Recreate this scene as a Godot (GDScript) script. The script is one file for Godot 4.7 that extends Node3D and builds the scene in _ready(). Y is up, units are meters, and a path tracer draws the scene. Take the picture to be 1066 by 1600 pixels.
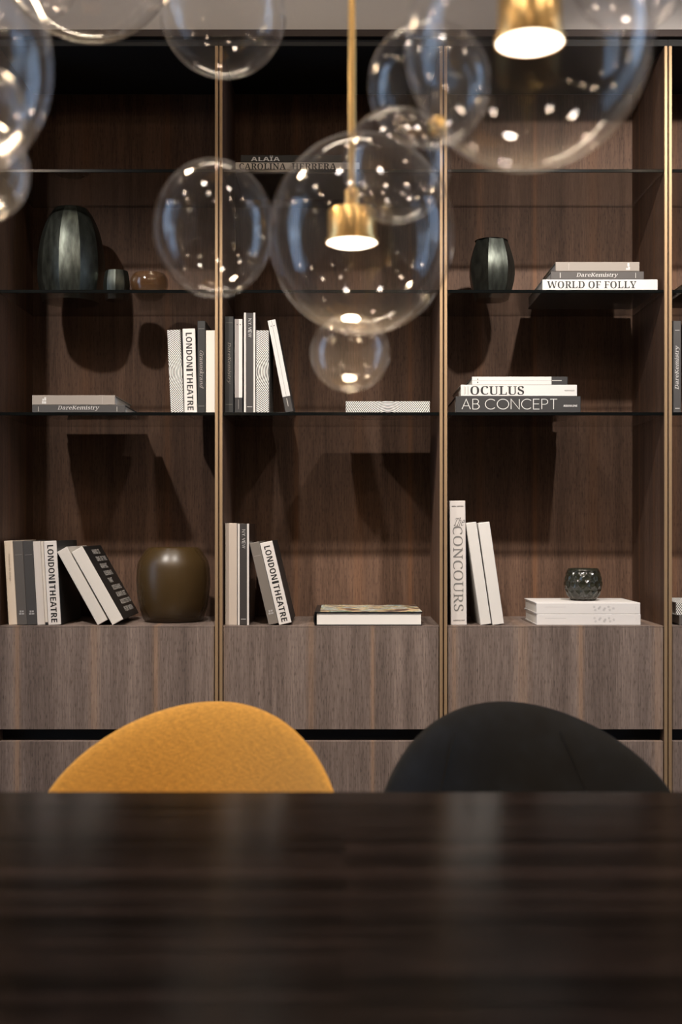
extends Node3D
# A dark oak bookcase wall with smoked glass shelves, seen over a table, two chairs and a cluster of blown glass pendants.

const EYE := 1.18            # camera height
const F := 1850.0            # focal length in pixels of the 1066 x 1600 frame
const VX := 540.0            # vanishing point
const VY := 828.0
const FRONT := 3.15          # distance of the bookcase front
const BACK := 3.50           # distance of its back panel
const BAY := 0.5977          # width of one bookcase unit
const BASE := 0.9246         # top of the base cabinets
const SHELVES := [2.1403, 1.8192, 1.4933]   # tops of the glass shelves
const EXPOSURE := 8.0

var mats := {}
var names := {}
var fonts := {}

# ---------------------------------------------------------------- naming
func numbered(called: String) -> String:
	var n = names.get(called, 0)
	names[called] = n + 1
	return called if n == 0 else "%s_%03d" % [called, n]

func tag(o: Node, label: String, category: String, group := "") -> void:
	o.set_meta("label", label)
	o.set_meta("category", category)
	if group != "":
		o.set_meta("group", group)

func thing(called: String, label: String, category: String, at: Vector3, group := "") -> Node3D:
	var o := Node3D.new()
	o.name = numbered(called)
	add_child(o)
	o.position = at
	tag(o, label, category, group)
	return o

func part(called: String, st: SurfaceTool, m: Material, parent: Node, at := Transform3D()) -> MeshInstance3D:
	var o := MeshInstance3D.new()
	o.mesh = st.commit()
	o.name = called
	o.material_override = m
	o.transform = at
	parent.add_child(o, true)
	return o

func structure(called: String, st: SurfaceTool, m: Material) -> MeshInstance3D:
	var o := part(called, st, m, self)
	o.set_meta("kind", "structure")
	return o

# ---------------------------------------------------------------- geometry
func mb() -> SurfaceTool:
	var st := SurfaceTool.new()
	st.begin(Mesh.PRIMITIVE_TRIANGLES)
	return st

func tri(st: SurfaceTool, p: Array, n: Array, uv: Array) -> void:
	var order := [0, 1, 2]
	var out: Vector3 = n[0] + n[1] + n[2]
	if (p[2] - p[0]).cross(p[1] - p[0]).dot(out) < 0.0:
		order = [0, 2, 1]
	for i in order:
		st.set_normal(n[i])
		st.set_uv(uv[i])
		st.add_vertex(p[i])

const UV4 := [Vector2(0, 1), Vector2(1, 1), Vector2(1, 0), Vector2(0, 0)]

func quad(st: SurfaceTool, a: Vector3, b: Vector3, c: Vector3, d: Vector3, n: Vector3) -> void:
	tri(st, [a, b, c], [n, n, n], [UV4[0], UV4[1], UV4[2]])
	tri(st, [a, c, d], [n, n, n], [UV4[0], UV4[2], UV4[3]])

# a box from lo to hi with chamfered edges
func bx(st: SurfaceTool, lo: Vector3, hi: Vector3, ch := 0.0) -> void:
	var c := (lo + hi) * 0.5
	var h := (hi - lo) * 0.5
	ch = minf(ch, minf(h.x, minf(h.y, h.z)) * 0.9)
	for ax in 3:
		var u := (ax + 1) % 3
		var v := (ax + 2) % 3
		for s in [-1.0, 1.0]:
			var n := Vector3.ZERO
			n[ax] = s
			var q := []
			for k in [[-1.0, -1.0], [1.0, -1.0], [1.0, 1.0], [-1.0, 1.0]]:
				var p := Vector3.ZERO
				p[ax] = s * h[ax]
				p[u] = k[0] * (h[u] - ch)
				p[v] = k[1] * (h[v] - ch)
				q.append(c + p)
			quad(st, q[0], q[1], q[2], q[3], n)
			if ch <= 0.0:
				continue
			for t in [-1.0, 1.0]:   # the chamfer between this face and the face across u
				var n2 := Vector3.ZERO
				n2[ax] = s
				n2[u] = t
				var e := []
				for k in [[0, -1.0], [0, 1.0], [1, 1.0], [1, -1.0]]:
					var p := Vector3.ZERO
					p[ax] = s * (h[ax] - (ch if k[0] == 1 else 0.0))
					p[u] = t * (h[u] - (0.0 if k[0] == 1 else ch))
					p[v] = k[1] * (h[v] - ch)
					e.append(c + p)
				quad(st, e[0], e[1], e[2], e[3], n2.normalized())
	if ch > 0.0:
		for sx in [-1.0, 1.0]:
			for sy in [-1.0, 1.0]:
				for sz in [-1.0, 1.0]:
					var s := Vector3(sx, sy, sz)
					var nn := s.normalized()
					tri(st, [c + s * (h - Vector3(0, ch, ch)), c + s * (h - Vector3(ch, 0, ch)), c + s * (h - Vector3(ch, ch, 0))], [nn, nn, nn], [Vector2.ZERO, Vector2.ZERO, Vector2.ZERO])

# rows of points with normals, joined into a smooth sheet
func sheet(st: SurfaceTool, pts: Array, nrm: Array, hole := Vector3.ZERO, hole_r := Vector3.ZERO) -> void:
	for i in pts.size() - 1:
		var w: int = pts[i].size()
		for j in w - 1:
			var p := [pts[i][j], pts[i][j + 1], pts[i + 1][j + 1], pts[i + 1][j]]
			if hole_r.x > 0.0 and (((p[0] + p[2]) * 0.5 - hole) / hole_r).length() < 1.0:
				continue
			var n := [nrm[i][j], nrm[i][j + 1], nrm[i + 1][j + 1], nrm[i + 1][j]]
			var t := [Vector2(float(j) / (w - 1), float(i) / (pts.size() - 1)), Vector2(float(j + 1) / (w - 1), float(i) / (pts.size() - 1)), Vector2(float(j + 1) / (w - 1), float(i + 1) / (pts.size() - 1)), Vector2(float(j) / (w - 1), float(i + 1) / (pts.size() - 1))]
			if not p[0].is_equal_approx(p[1]):
				tri(st, [p[0], p[1], p[2]], [n[0], n[1], n[2]], [t[0], t[1], t[2]])
			if not p[2].is_equal_approx(p[3]):
				tri(st, [p[0], p[2], p[3]], [n[0], n[2], n[3]], [t[0], t[2], t[3]])

# normals of a closed-in-j sheet, from its neighbours
func normals_of(pts: Array, wrap: bool, outward: Array) -> Array:
	var out := []
	for i in pts.size():
		var row := []
		var w: int = pts[i].size()
		for j in w:
			var j0 := j - 1
			var j1 := j + 1
			if wrap:
				j0 = (j - 1 + w - 1) % (w - 1)
				j1 = (j + 1) % (w - 1)
			else:
				j0 = maxi(j0, 0)
				j1 = mini(j1, w - 1)
			var a: Vector3 = pts[i][j1] - pts[i][j0]
			var b: Vector3 = pts[mini(i + 1, pts.size() - 1)][j] - pts[maxi(i - 1, 0)][j]
			var n := a.cross(b)
			var ref: Vector3 = outward[i][j]
			if n.length() < 1e-12:
				n = ref
			if n.dot(ref) < 0.0:
				n = -n
			row.append(n.normalized())
		out.append(row)
	return out

# a body of revolution about y from profile points (radius, height)
func lathe(st: SurfaceTool, profile: Array, seg := 48, at := Vector3.ZERO) -> void:
	for k in profile.size() - 1:
		var a: Vector2 = profile[k]
		var b: Vector2 = profile[k + 1]
		if a.is_equal_approx(b):
			continue
		var na := Vector2(b.y - a.y, a.x - b.x).normalized()
		var n0 := na
		var n1 := na
		if k > 0 and not profile[k - 1].is_equal_approx(a):
			var pa: Vector2 = profile[k - 1]
			var q := Vector2(a.y - pa.y, pa.x - a.x).normalized()
			if q.dot(na) > 0.6:
				n0 = (na + q).normalized()
		if k + 2 < profile.size() and not profile[k + 2].is_equal_approx(b):
			var pb: Vector2 = profile[k + 2]
			var q := Vector2(pb.y - b.y, b.x - pb.x).normalized()
			if q.dot(na) > 0.6:
				n1 = (na + q).normalized()
		var pts := [[], []]
		var nrm := [[], []]
		for j in seg + 1:
			var t := TAU * j / seg
			var d := Vector3(sin(t), 0, cos(t))
			pts[0].append(at + d * a.x + Vector3(0, a.y, 0))
			pts[1].append(at + d * b.x + Vector3(0, b.y, 0))
			nrm[0].append((d * n0.x + Vector3(0, n0.y, 0)).normalized())
			nrm[1].append((d * n1.x + Vector3(0, n1.y, 0)).normalized())
		sheet(st, pts, nrm)

# a round rod between two points
func rod(st: SurfaceTool, a: Vector3, b: Vector3, r: float, seg := 16, r2 := -1.0) -> void:
	if r2 < 0.0:
		r2 = r
	var ax := (b - a).normalized()
	var u := ax.cross(Vector3.RIGHT if absf(ax.x) < 0.8 else Vector3.UP).normalized()
	var v := ax.cross(u)
	var pts := [[], []]
	var nrm := [[], []]
	for j in seg + 1:
		var t := TAU * j / seg
		var d := u * cos(t) + v * sin(t)
		pts[0].append(a + d * r)
		pts[1].append(b + d * r2)
		nrm[0].append(d)
		nrm[1].append(d)
	sheet(st, pts, nrm)
	for j in seg:
		tri(st, [a, pts[0][j], pts[0][j + 1]], [-ax, -ax, -ax], [Vector2.ZERO, Vector2.ZERO, Vector2.ZERO])
		tri(st, [b, pts[1][j], pts[1][j + 1]], [ax, ax, ax], [Vector2.ZERO, Vector2.ZERO, Vector2.ZERO])

# a vessel with n upright facets, each bowed out along its height
func faceted(st: SurfaceTool, profile: Array, n: int, offset: float, bulge := 0.0) -> void:
	for k in n:
		var cols := 7
		var pts := []
		var nrm := []
		for i in profile.size():
			var row := []
			var nr := []
			for j in cols:
				var f := float(j) / (cols - 1)
				var t0 := offset + TAU * k / n
				var t1 := offset + TAU * (k + 1) / n
				var a := Vector3(sin(t0), 0, cos(t0))
				var b := Vector3(sin(t1), 0, cos(t1))
				var mid := (a + b).normalized()
				var d := a.lerp(b, f) + mid * bulge * (1.0 - pow(2.0 * f - 1.0, 2.0))
				var p: Vector2 = profile[i]
				row.append(d * p.x + Vector3(0, p.y, 0))
				var q0: Vector2 = profile[maxi(i - 1, 0)]
				var q1: Vector2 = profile[mini(i + 1, profile.size() - 1)]
				var slope := Vector2(q1.y - q0.y, q0.x - q1.x).normalized()
				var side := (b - a).normalized() * bulge * 2.2 * (2.0 * f - 1.0)
				nr.append(((mid + side).normalized() * slope.x + Vector3(0, slope.y, 0)).normalized())
			pts.append(row)
			nrm.append(nr)
		sheet(st, pts, nrm)

# ---------------------------------------------------------------- materials
func mat(key: String, c: Color, rough := 0.6, metal := 0.0) -> StandardMaterial3D:
	if mats.has(key):
		return mats[key]
	var m := StandardMaterial3D.new()
	m.resource_name = key
	m.albedo_color = c
	m.roughness = rough
	m.metallic = metal
	mats[key] = m
	return m

func rgb(r: float, g: float, b: float) -> Color:
	return Color(r / 255.0, g / 255.0, b / 255.0)

func paper(c: Color, rough := 0.55) -> StandardMaterial3D:
	return mat("paper_" + c.to_html() + str(rough), c, rough)

func stretched(w: int, h: int, times: int, freq: float, s: int, across := false) -> PackedByteArray:
	var n := FastNoiseLite.new()
	n.seed = s
	n.frequency = freq
	n.fractal_octaves = 3
	var im := n.get_image(w if not across else maxi(w / times, 4), maxi(h / times, 4) if not across else h, false, false, true)
	im.convert(Image.FORMAT_L8)
	im.resize(w, h, Image.INTERPOLATE_CUBIC)
	return im.get_data()

# a veneer: fine streaks, broad tone and open pores along the grain
func veneer(w: int, h: int, s: int, dark: Color, light: Color, across: bool, bands: Array, band_color: Color, contrast := 1.0, bias := 0.0) -> ImageTexture:
	var a := stretched(w, h, 30, 0.38, s, across)
	var b := stretched(w, h, 60, 0.018, s + 1, across)
	var c := stretched(w, h, 7, 0.45, s + 2, across)
	var data := PackedByteArray()
	data.resize(w * h * 3)
	var k := 0
	var lut := PackedByteArray()
	for i in 256:
		var q := dark.lerp(light, i / 255.0)
		lut.append(int(q.r * 255))
		lut.append(int(q.g * 255))
		lut.append(int(q.b * 255))
	var pull := PackedFloat32Array()
	pull.resize(w)
	for d in bands:
		for x in range(maxi(0, int(d[0] - d[1] * 2)), mini(w, int(d[0] + d[1] * 2))):
			pull[x] = maxf(pull[x], d[2] * exp(-pow((x - d[0]) / d[1], 2.0)))
	var br := int(band_color.r * 255)
	var bg := int(band_color.g * 255)
	var bb := int(band_color.b * 255)
	for y in h:
		for x in w:
			var i := y * w + x
			var v := 128.0 + bias + contrast * ((a[i] - 128) * 0.5 + (b[i] - 128) * 0.45)
			if c[i] < 104:
				v -= (104 - c[i]) * 1.3 * contrast
			var t := clampi(int(v), 0, 255) * 3
			var p := pull[x]
			data[k] = int(lerpf(lut[t], br, p))
			data[k + 1] = int(lerpf(lut[t + 1], bg, p))
			data[k + 2] = int(lerpf(lut[t + 2], bb, p))
			k += 3
	return ImageTexture.create_from_image(Image.create_from_data(w, h, false, Image.FORMAT_RGB8, data))

func noise_tex(freq: float, s: int, normal := false, bump := 4.0, size := 512) -> NoiseTexture2D:
	var n := FastNoiseLite.new()
	n.seed = s
	n.frequency = freq
	n.fractal_octaves = 4
	var t := NoiseTexture2D.new()
	t.width = size
	t.height = size
	t.seamless = true
	t.noise = n
	t.as_normal_map = normal
	t.bump_strength = bump
	return t

func tri_map(m: StandardMaterial3D, scale: Vector3, world := false) -> void:
	m.uv1_triplanar = true
	m.uv1_world_triplanar = world
	m.uv1_triplanar_sharpness = 8.0
	m.uv1_scale = scale

# woven cloth: an image of interlaced threads with uneven yarn
func weave(c: Color, s: int) -> ImageTexture:
	var w := 512
	var n1 := stretched(w, w, 14, 0.3, s, true)
	var n2 := stretched(w, w, 10, 0.3, s + 1, false)
	var im := Image.create_empty(w, w, false, Image.FORMAT_RGB8)
	for y in w:
		for x in w:
			var over := ((x / 4) + (y / 4)) % 2 == 0
			var t := 0.86 + (0.10 if over else -0.06) + (n1[y * w + x] - 128) / 128.0 * 0.18 + (n2[y * w + x] - 128) / 128.0 * 0.12
			im.set_pixel(x, y, Color(clampf(c.r * t, 0, 1), clampf(c.g * t, 0, 1), clampf(c.b * t, 0, 1)))
	return ImageTexture.create_from_image(im)

# black and white fine stripes that bend about the middle of the spine
func zigzag_material(key: String, length: float, width: float) -> StandardMaterial3D:
	if mats.has(key):
		return mats[key]
	var h := 1536
	var w := 256
	var im := Image.create_empty(w, h, false, Image.FORMAT_RGB8)
	for y in h:
		for x in w:
			var yy := (float(y) / h - 0.5) * length
			var xx := float(x) / w * width
			var r := sqrt(pow(yy * 0.95, 2.0) + pow(xx + width * 1.2, 2.0))
			var on := fposmod(r / 0.0041, 1.0)
			var e := clampf((absf(on - 0.5) - 0.25) * 12.0 + 0.5, 0.0, 1.0)
			var g := lerpf(0.87, 0.05, e)
			im.set_pixel(x, y, Color(g, g * 0.985, g * 0.96))
	var m := mat(key, Color.WHITE, 0.6)
	m.albedo_texture = ImageTexture.create_from_image(im)
	tri_map(m, Vector3(1.0 / width, 1.0 / length, 1.0 / width))
	return m

# ---------------------------------------------------------------- lettering
func font(kind: String) -> Font:
	if not fonts.has(kind):
		var f := SystemFont.new()
		f.font_names = PackedStringArray(["Droid Serif" if kind.begins_with("serif") else "Droid Sans"])
		f.font_weight = 700 if kind.ends_with("bold") else 400
		fonts[kind] = f
	return fonts[kind]

const STROKES := {
	"A": [[0, 0, 0.36, 1, 0.72, 0], [0.12, 0.33, 0.6, 0.33]], "N": [[0, 0, 0, 1, 0.7, 0, 0.7, 1]], "E": [[0.52, 0, 0, 0, 0, 1, 0.52, 1], [0, 0.52, 0.48, 0.52]],
	"T": [[0, 1, 0.6, 1], [0.3, 0, 0.3, 1]], "Y": [[0, 1, 0.32, 0.5, 0.64, 1], [0.32, 0.5, 0.32, 0]], "V": [[0, 1, 0.35, 0, 0.7, 1]], "I": [[0, 0, 0, 1]],
	"W": [[0, 1, 0.26, 0, 0.52, 1, 0.78, 0, 1.04, 1]], ".": [[0, 0, 0, 0.06]],
}

# thin drawn capitals: flat ribbons of one stroke width, from the left end at y 0 to 1
func strokes(text: String, weight: float) -> PackedVector3Array:
	var out := PackedVector3Array()
	var x := 0.0
	var level := 0.0   # strokes that cross lie one over the other
	for ch in text:
		var lines := []
		match ch:
			"C":
				lines = [arc(0.48, 0.5, 0.48, 0.5, 45, 315)]
			"O":
				lines = [arc(0.5, 0.5, 0.5, 0.5, 0, 360)]
			"B":
				lines = [[0, 0, 0, 1, 0.22, 1] + arc(0.26, 0.76, 0.24, 0.24, 90, -90) + [0, 0.52], [0.24, 0.52] + arc(0.28, 0.26, 0.28, 0.26, 90, -90) + [0, 0]]
			"P":
				lines = [[0, 0, 0, 1, 0.22, 1] + arc(0.24, 0.74, 0.28, 0.26, 90, -90) + [0, 0.48]]
			" ":
				x += 0.32
				continue
			_:
				lines = STROKES[ch]
		var right := 0.0
		for l in lines:
			for i in range(0, l.size(), 2):
				right = maxf(right, l[i])
			var p := PackedVector2Array()
			for i in range(0, l.size(), 2):
				var q := Vector2(x + l[i], l[i + 1])
				if p.is_empty() or p[p.size() - 1].distance_to(q) > 0.001:
					p.append(q)
			var closed: bool = p[0].distance_to(p[p.size() - 1]) < 0.002
			var sides := []
			for i in p.size():
				var into: Vector2 = p[i] - p[maxi(i - 1, 0)]
				var from: Vector2 = p[mini(i + 1, p.size() - 1)] - p[i]
				if closed and i == 0:
					into = p[p.size() - 1] - p[p.size() - 2]
				if closed and i == p.size() - 1:
					from = p[1] - p[0]
				if into.length() < 1e-6:
					into = from
				if from.length() < 1e-6:
					from = into
				var m := into.normalized() + from.normalized()
				m = m.normalized()
				var across := Vector2(-m.y, m.x)
				var f: float = maxf(0.45, absf(across.dot(Vector2(-into.y, into.x).normalized())))
				sides.append(across * weight * 0.5 / f)
			level += 1.0
			for i in p.size() - 1:
				var q := [p[i] - sides[i], p[i + 1] - sides[i + 1], p[i + 1] + sides[i + 1], p[i] + sides[i]]
				for k in [0, 1, 2, 0, 2, 3]:
					out.append(Vector3(q[k].x, q[k].y, level * 0.00003))
		x += right + 0.2
	return out

func arc(cx: float, cy: float, rx: float, ry: float, a0: float, a1: float) -> Array:
	var l := []
	for k in 19:
		var t := deg_to_rad(lerpf(a0, a1, k / 18.0))
		l.append(cx + rx * cos(t))
		l.append(cy + ry * sin(t))
	return l

# triangles of a line of text, its box moved to 0..1 in x and 0..1 in y
func letters(text: String, kind: String, slant := 0.0, weight := 0.07) -> PackedVector3Array:
	var v := PackedVector3Array()
	if kind == "stroke":
		v = strokes(text, weight)
	else:
		var t := TextMesh.new()
		t.text = text
		t.font = font(kind)
		t.font_size = 64
		t.pixel_size = 0.01
		t.depth = 0.0
		t.curve_step = 1.0
		var arr := t.get_mesh_arrays()
		var p: PackedVector3Array = arr[Mesh.ARRAY_VERTEX]
		var ix = arr[Mesh.ARRAY_INDEX]
		if ix == null:
			v = p
		else:
			for i in ix:
				v.append(p[i])
	var lo := Vector3(1e9, 1e9, 1e9)
	var hi := -lo
	for p in v:
		lo = lo.min(p)
		hi = hi.max(p)
	var out := PackedVector3Array()
	for p in v:
		var q := Vector3((p.x - lo.x) / (hi.x - lo.x), (p.y - lo.y) / (hi.y - lo.y), p.z)
		q.x += slant * q.y
		out.append(q)
	return out

# prints a line: o is its lower left corner, r its direction and length, u its up and height, n out of the surface
func print_line(st: SurfaceTool, text: String, kind: String, o: Vector3, r: Vector3, u: Vector3, n: Vector3, slant := 0.0, weight := 0.07) -> void:
	var v := letters(text, kind, slant, weight)
	var off := n.normalized() * 0.0004
	for i in range(0, v.size() - 2, 3):
		var p := []
		for k in 3:
			p.append(o + off + r * v[i + k].x + u * v[i + k].y + n * v[i + k].z)
		tri(st, p, [n, n, n], [Vector2.ZERO, Vector2.ZERO, Vector2.ZERO])

# ---------------------------------------------------------------- books
# px is the left end of the spine at its foot in the photograph's columns at distance zs; T thickness, H height, W depth in metres.
func spot(px: float, zs: float) -> float:
	return (px - VX) * zs / F

func book(called: String, label: String, group: String, px: float, base: float, zs: float, T: float, H: float, W: float, look: Dictionary) -> Node3D:
	var b := thing(called, label, "book", Vector3(spot(px, zs), base, -zs), group)
	var lying: bool = look.get("lying", false)
	var pre := Transform3D()
	if lying:
		pre = Transform3D(Basis(Vector3.BACK, PI / 2), Vector3(H, 0, 0))
	b.rotation.z = deg_to_rad(look.get("lean", 0.0))
	b.set_meta("pre", pre)
	var bt: float = look.get("board", 0.0028)
	var cover: Material = look.cover if look.cover is Material else paper(look.cover)
	var st := mb()
	bx(st, Vector3(0, 0, -W), Vector3(bt, H, -0.001), 0.0006)
	bx(st, Vector3(T - bt, 0, -W), Vector3(T, H, -0.001), 0.0006)
	if look.has("inset"):
		part("cover", st, cover, b, pre)
		st = mb()
		bx(st, Vector3(bt, 0.0006, -0.004), Vector3(T - bt, H - 0.0006, -0.002), 0.0004)
		part("spine", st, paper(look.inset), b, pre)
	elif look.has("spine"):
		part("cover", st, cover, b, pre)
		st = mb()
		bx(st, Vector3(0, 0, -0.0035), Vector3(T, H, 0.0), 0.0012)
		part("spine", st, look.spine if look.spine is Material else paper(look.spine), b, pre)
	else:
		bx(st, Vector3(0, 0, -0.0035), Vector3(T, H, 0.0), 0.0012)
		part("cover", st, cover, b, pre)
	st = mb()
	bx(st, Vector3(bt, 0.003, -W + 0.004), Vector3(T - bt, H - 0.003, -0.004), 0.0)
	part("pages", st, mats.pages, b, pre)
	return b

# a line on the spine: s0..s1 along the spine from its top (or from its foot when up is true), c0..c1 across it from the left
func title(b: Node3D, T: float, H: float, text: String, kind: String, s0: float, s1: float, c0: float, c1: float, color: Color, up := false, slant := 0.0, weight := 0.07, lift := 0.0) -> void:
	var st := mb()
	var n := Vector3(0, 0, 1)
	if up:
		print_line(st, text, kind, Vector3(c1, s0, lift), Vector3(0, s1 - s0, 0), Vector3(c0 - c1, 0, 0), n, slant, weight)
	else:
		print_line(st, text, kind, Vector3(c0, H - s0, lift), Vector3(0, s0 - s1, 0), Vector3(c1 - c0, 0, 0), n, slant, weight)
	part("lettering", st, paper(color), b, b.get_meta("pre"))

# a line across an upright spine, read level
func level_title(b: Node3D, text: String, kind: String, x0: float, x1: float, y0: float, y1: float, color: Color, slant := 0.0) -> void:
	var st := mb()
	print_line(st, text, kind, Vector3(x0, y0, 0), Vector3(x1 - x0, 0, 0), Vector3(0, y1 - y0, 0), Vector3(0, 0, 1), slant)
	part("lettering", st, paper(color), b, b.get_meta("pre"))

# printed blocks on the spine: rectangles [x0, x1, y0, y1] in upright spine coordinates
func marks(b: Node3D, called: String, boxes: Array, color: Color, proud := 0.0003) -> void:
	var st := mb()
	for r in boxes:
		bx(st, Vector3(r[0], r[2], -0.003), Vector3(r[1], r[3], proud), 0.0)
	part(called, st, paper(color), b, b.get_meta("pre"))

const PX := 0.0017135   # metres to a pixel at the book spines

func logo(T: float, at: float) -> Array:
	var c := T * 0.5
	return [[c - 0.005, c - 0.0008, at + 0.006, at + 0.0112], [c + 0.0006, c + 0.006, at + 0.0064, at + 0.0108], [c - 0.0068, c - 0.001, at, at + 0.0042], [c + 0.0002, c + 0.0068, at + 0.0002, at + 0.0038]]

# ---------------------------------------------------------------- set up
func _ready() -> void:
	set_camera()
	set_light()
	make_materials()
	room()
	for k in 6:
		cabinet(k)
	table()
	chair(true)
	chair(false)
	pendants()
	books_left()
	books_middle()
	books_right()
	vessels()

func set_camera() -> void:
	var cam := Camera3D.new()
	cam.name = "camera"
	add_child(cam)
	cam.position = Vector3(0, EYE, 0)
	var at := CameraAttributesPhysical.new()
	at.frustum_focal_length = 36.0
	at.exposure_aperture = 1.8          # a lens opening of 20 mm
	at.frustum_focus_distance = 3.2
	at.frustum_near = 0.05
	at.frustum_far = 60.0
	cam.attributes = at
	cam.projection = Camera3D.PROJECTION_FRUSTUM
	cam.near = 0.05
	cam.far = 60.0
	cam.size = 2.0 * cam.near * 800.0 / F
	cam.frustum_offset = Vector2(-(VX - 533.0) / F, (VY - 800.0) / F) * cam.near
	cam.current = true

func set_light() -> void:
	var we := WorldEnvironment.new()
	we.name = "environment"
	var e := Environment.new()
	e.background_mode = Environment.BG_SKY
	var sky := Sky.new()
	var sm := ProceduralSkyMaterial.new()
	sm.sky_top_color = rgb(140, 168, 205)
	sm.sky_horizon_color = rgb(165, 186, 212)
	sm.ground_bottom_color = rgb(95, 110, 130)
	sm.ground_horizon_color = rgb(150, 166, 188)
	sky.sky_material = sm
	e.sky = sky
	e.background_energy_multiplier = 0.72
	e.tonemap_mode = Environment.TONE_MAPPER_LINEAR
	e.tonemap_exposure = EXPOSURE
	e.sdfgi_enabled = true
	e.ssao_enabled = true
	e.ssil_enabled = true
	we.environment = e
	add_child(we)

func make_materials() -> void:
	var bands := []
	for d in [[70, 5, 0.3], [182, 3, 0.4], [330, 4, 0.3], [455, 9, 0.2], [560, 4, 0.4], [700, 6, 0.25], [812, 4, 0.4], [930, 8, 0.2]]:
		bands.append(d)
	var wood := veneer(1024, 1024, 11, rgb(68, 58, 53), rgb(140, 124, 115), false, bands, rgb(152, 118, 90))
	var m := mat("oak_veneer", Color.WHITE, 0.55)
	m.albedo_texture = wood
	m.metallic_specular = 0.35
	tri_map(m, Vector3.ONE / 1.5, true)
	m.uv1_offset = Vector3(0.13, 0, 0.2)
	m = mat("oak_back", rgb(226, 200, 180), 0.6)
	m.albedo_texture = wood
	m.metallic_specular = 0.3
	tri_map(m, Vector3.ONE / 1.5, true)
	m.uv1_offset = Vector3(0.42, 0, 0.1)
	m = mat("table_wood", Color.WHITE, 0.23)
	m.metallic_specular = 0.2
	m.albedo_texture = veneer(1024, 1024, 37, rgb(4, 3, 3), rgb(74, 60, 58), true, [], Color.BLACK, 1.5, -55.0)
	tri_map(m, Vector3(0.9, 1.4, 1.4))
	m = mat("bronze", rgb(158, 131, 100), 0.48, 0.6)
	m = mat("brass", rgb(226, 190, 125), 0.3, 0.9)
	m = mat("black_recess", rgb(16, 14, 13), 0.7)
	m = mat("fascia", rgb(50, 36, 31), 0.7)
	m = mat("top_panel", rgb(26, 25, 25), 0.8)
	m = mat("plaster", rgb(184, 178, 174), 0.9)
	m.normal_enabled = true
	m.normal_texture = noise_tex(0.05, 5, true, 1.5)
	m.normal_scale = 0.2
	tri_map(m, Vector3.ONE, true)
	m = mat("floor_stone", rgb(70, 64, 60), 0.4)
	m.albedo_texture = noise_tex(0.02, 6)
	tri_map(m, Vector3.ONE * 0.5, true)
	m = mat("window_frame", rgb(40, 40, 42), 0.4, 0.3)
	m = mat("window_glass", Color(0.9, 0.95, 1.0, 0.04), 0.0)
	m.transparency = BaseMaterial3D.TRANSPARENCY_ALPHA
	m = mat("smoked_glass", Color(0.02, 0.022, 0.022, 0.34), 0.02)
	m.transparency = BaseMaterial3D.TRANSPARENCY_ALPHA
	m = mat("glass_edge", rgb(9, 11, 11), 0.12)
	m = mat("blown_glass", Color(0.95, 0.93, 0.9, 0.02), 0.0)
	m.transparency = BaseMaterial3D.TRANSPARENCY_ALPHA
	m = mat("pages", rgb(206, 202, 196), 0.8)
	m = mat("yellow_fabric", Color.WHITE, 0.85)
	m.albedo_texture = weave(rgb(224, 168, 74), 21)
	tri_map(m, Vector3.ONE * 5.0)
	m.heightmap_enabled = false
	m.rim_enabled = true
	m.rim = 0.3
	m.rim_tint = 0.8
	m = mat("dark_velvet", rgb(19, 24, 30), 0.85)
	m.albedo_texture = noise_tex(0.012, 9)
	tri_map(m, Vector3.ONE * 1.5)
	m.rim_enabled = true
	m.rim = 0.1
	m.rim_tint = 0.5
	m = mat("dark_metal", rgb(30, 29, 28), 0.4, 0.8)
	m = mat("glazed_metal", rgb(118, 124, 120), 0.36, 0.9)
	var ramp := Gradient.new()
	ramp.set_color(0, rgb(110, 110, 106))
	ramp.set_color(1, rgb(200, 200, 194))
	var nt := noise_tex(0.03, 13)
	nt.color_ramp = ramp
	m.albedo_texture = nt
	tri_map(m, Vector3(3.2, 0.9, 3.2))
	m = mat("amber_glass", Color(0.25, 0.19, 0.10, 0.66), 0.34)
	m.transparency = BaseMaterial3D.TRANSPARENCY_ALPHA
	m = mat("amber_bowl_glass", Color(0.30, 0.20, 0.09, 0.35), 0.06)
	m.transparency = BaseMaterial3D.TRANSPARENCY_ALPHA
	m = mat("honeycomb_glass", Color(0.15, 0.155, 0.12, 0.62), 0.16)
	m.transparency = BaseMaterial3D.TRANSPARENCY_ALPHA
	m = mat("lit_diffuser", rgb(255, 240, 215), 0.5)
	m.emission_enabled = true
	m.emission = rgb(255, 236, 208)
	m.emission_energy_multiplier = 0.9
	m = mat("spot_glow", rgb(255, 240, 215), 0.5)
	m.emission_enabled = true
	m.emission = rgb(255, 222, 190)
	m.emission_energy_multiplier = 8.0
	m = mat("row_glow", rgb(255, 246, 230), 0.5)
	m.emission_enabled = true
	m.emission = rgb(255, 240, 218)
	m.emission_energy_multiplier = 1.8

# ---------------------------------------------------------------- the room
const HALF := 2.7
const CEIL := 3.4
const REAR := 4.0

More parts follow.
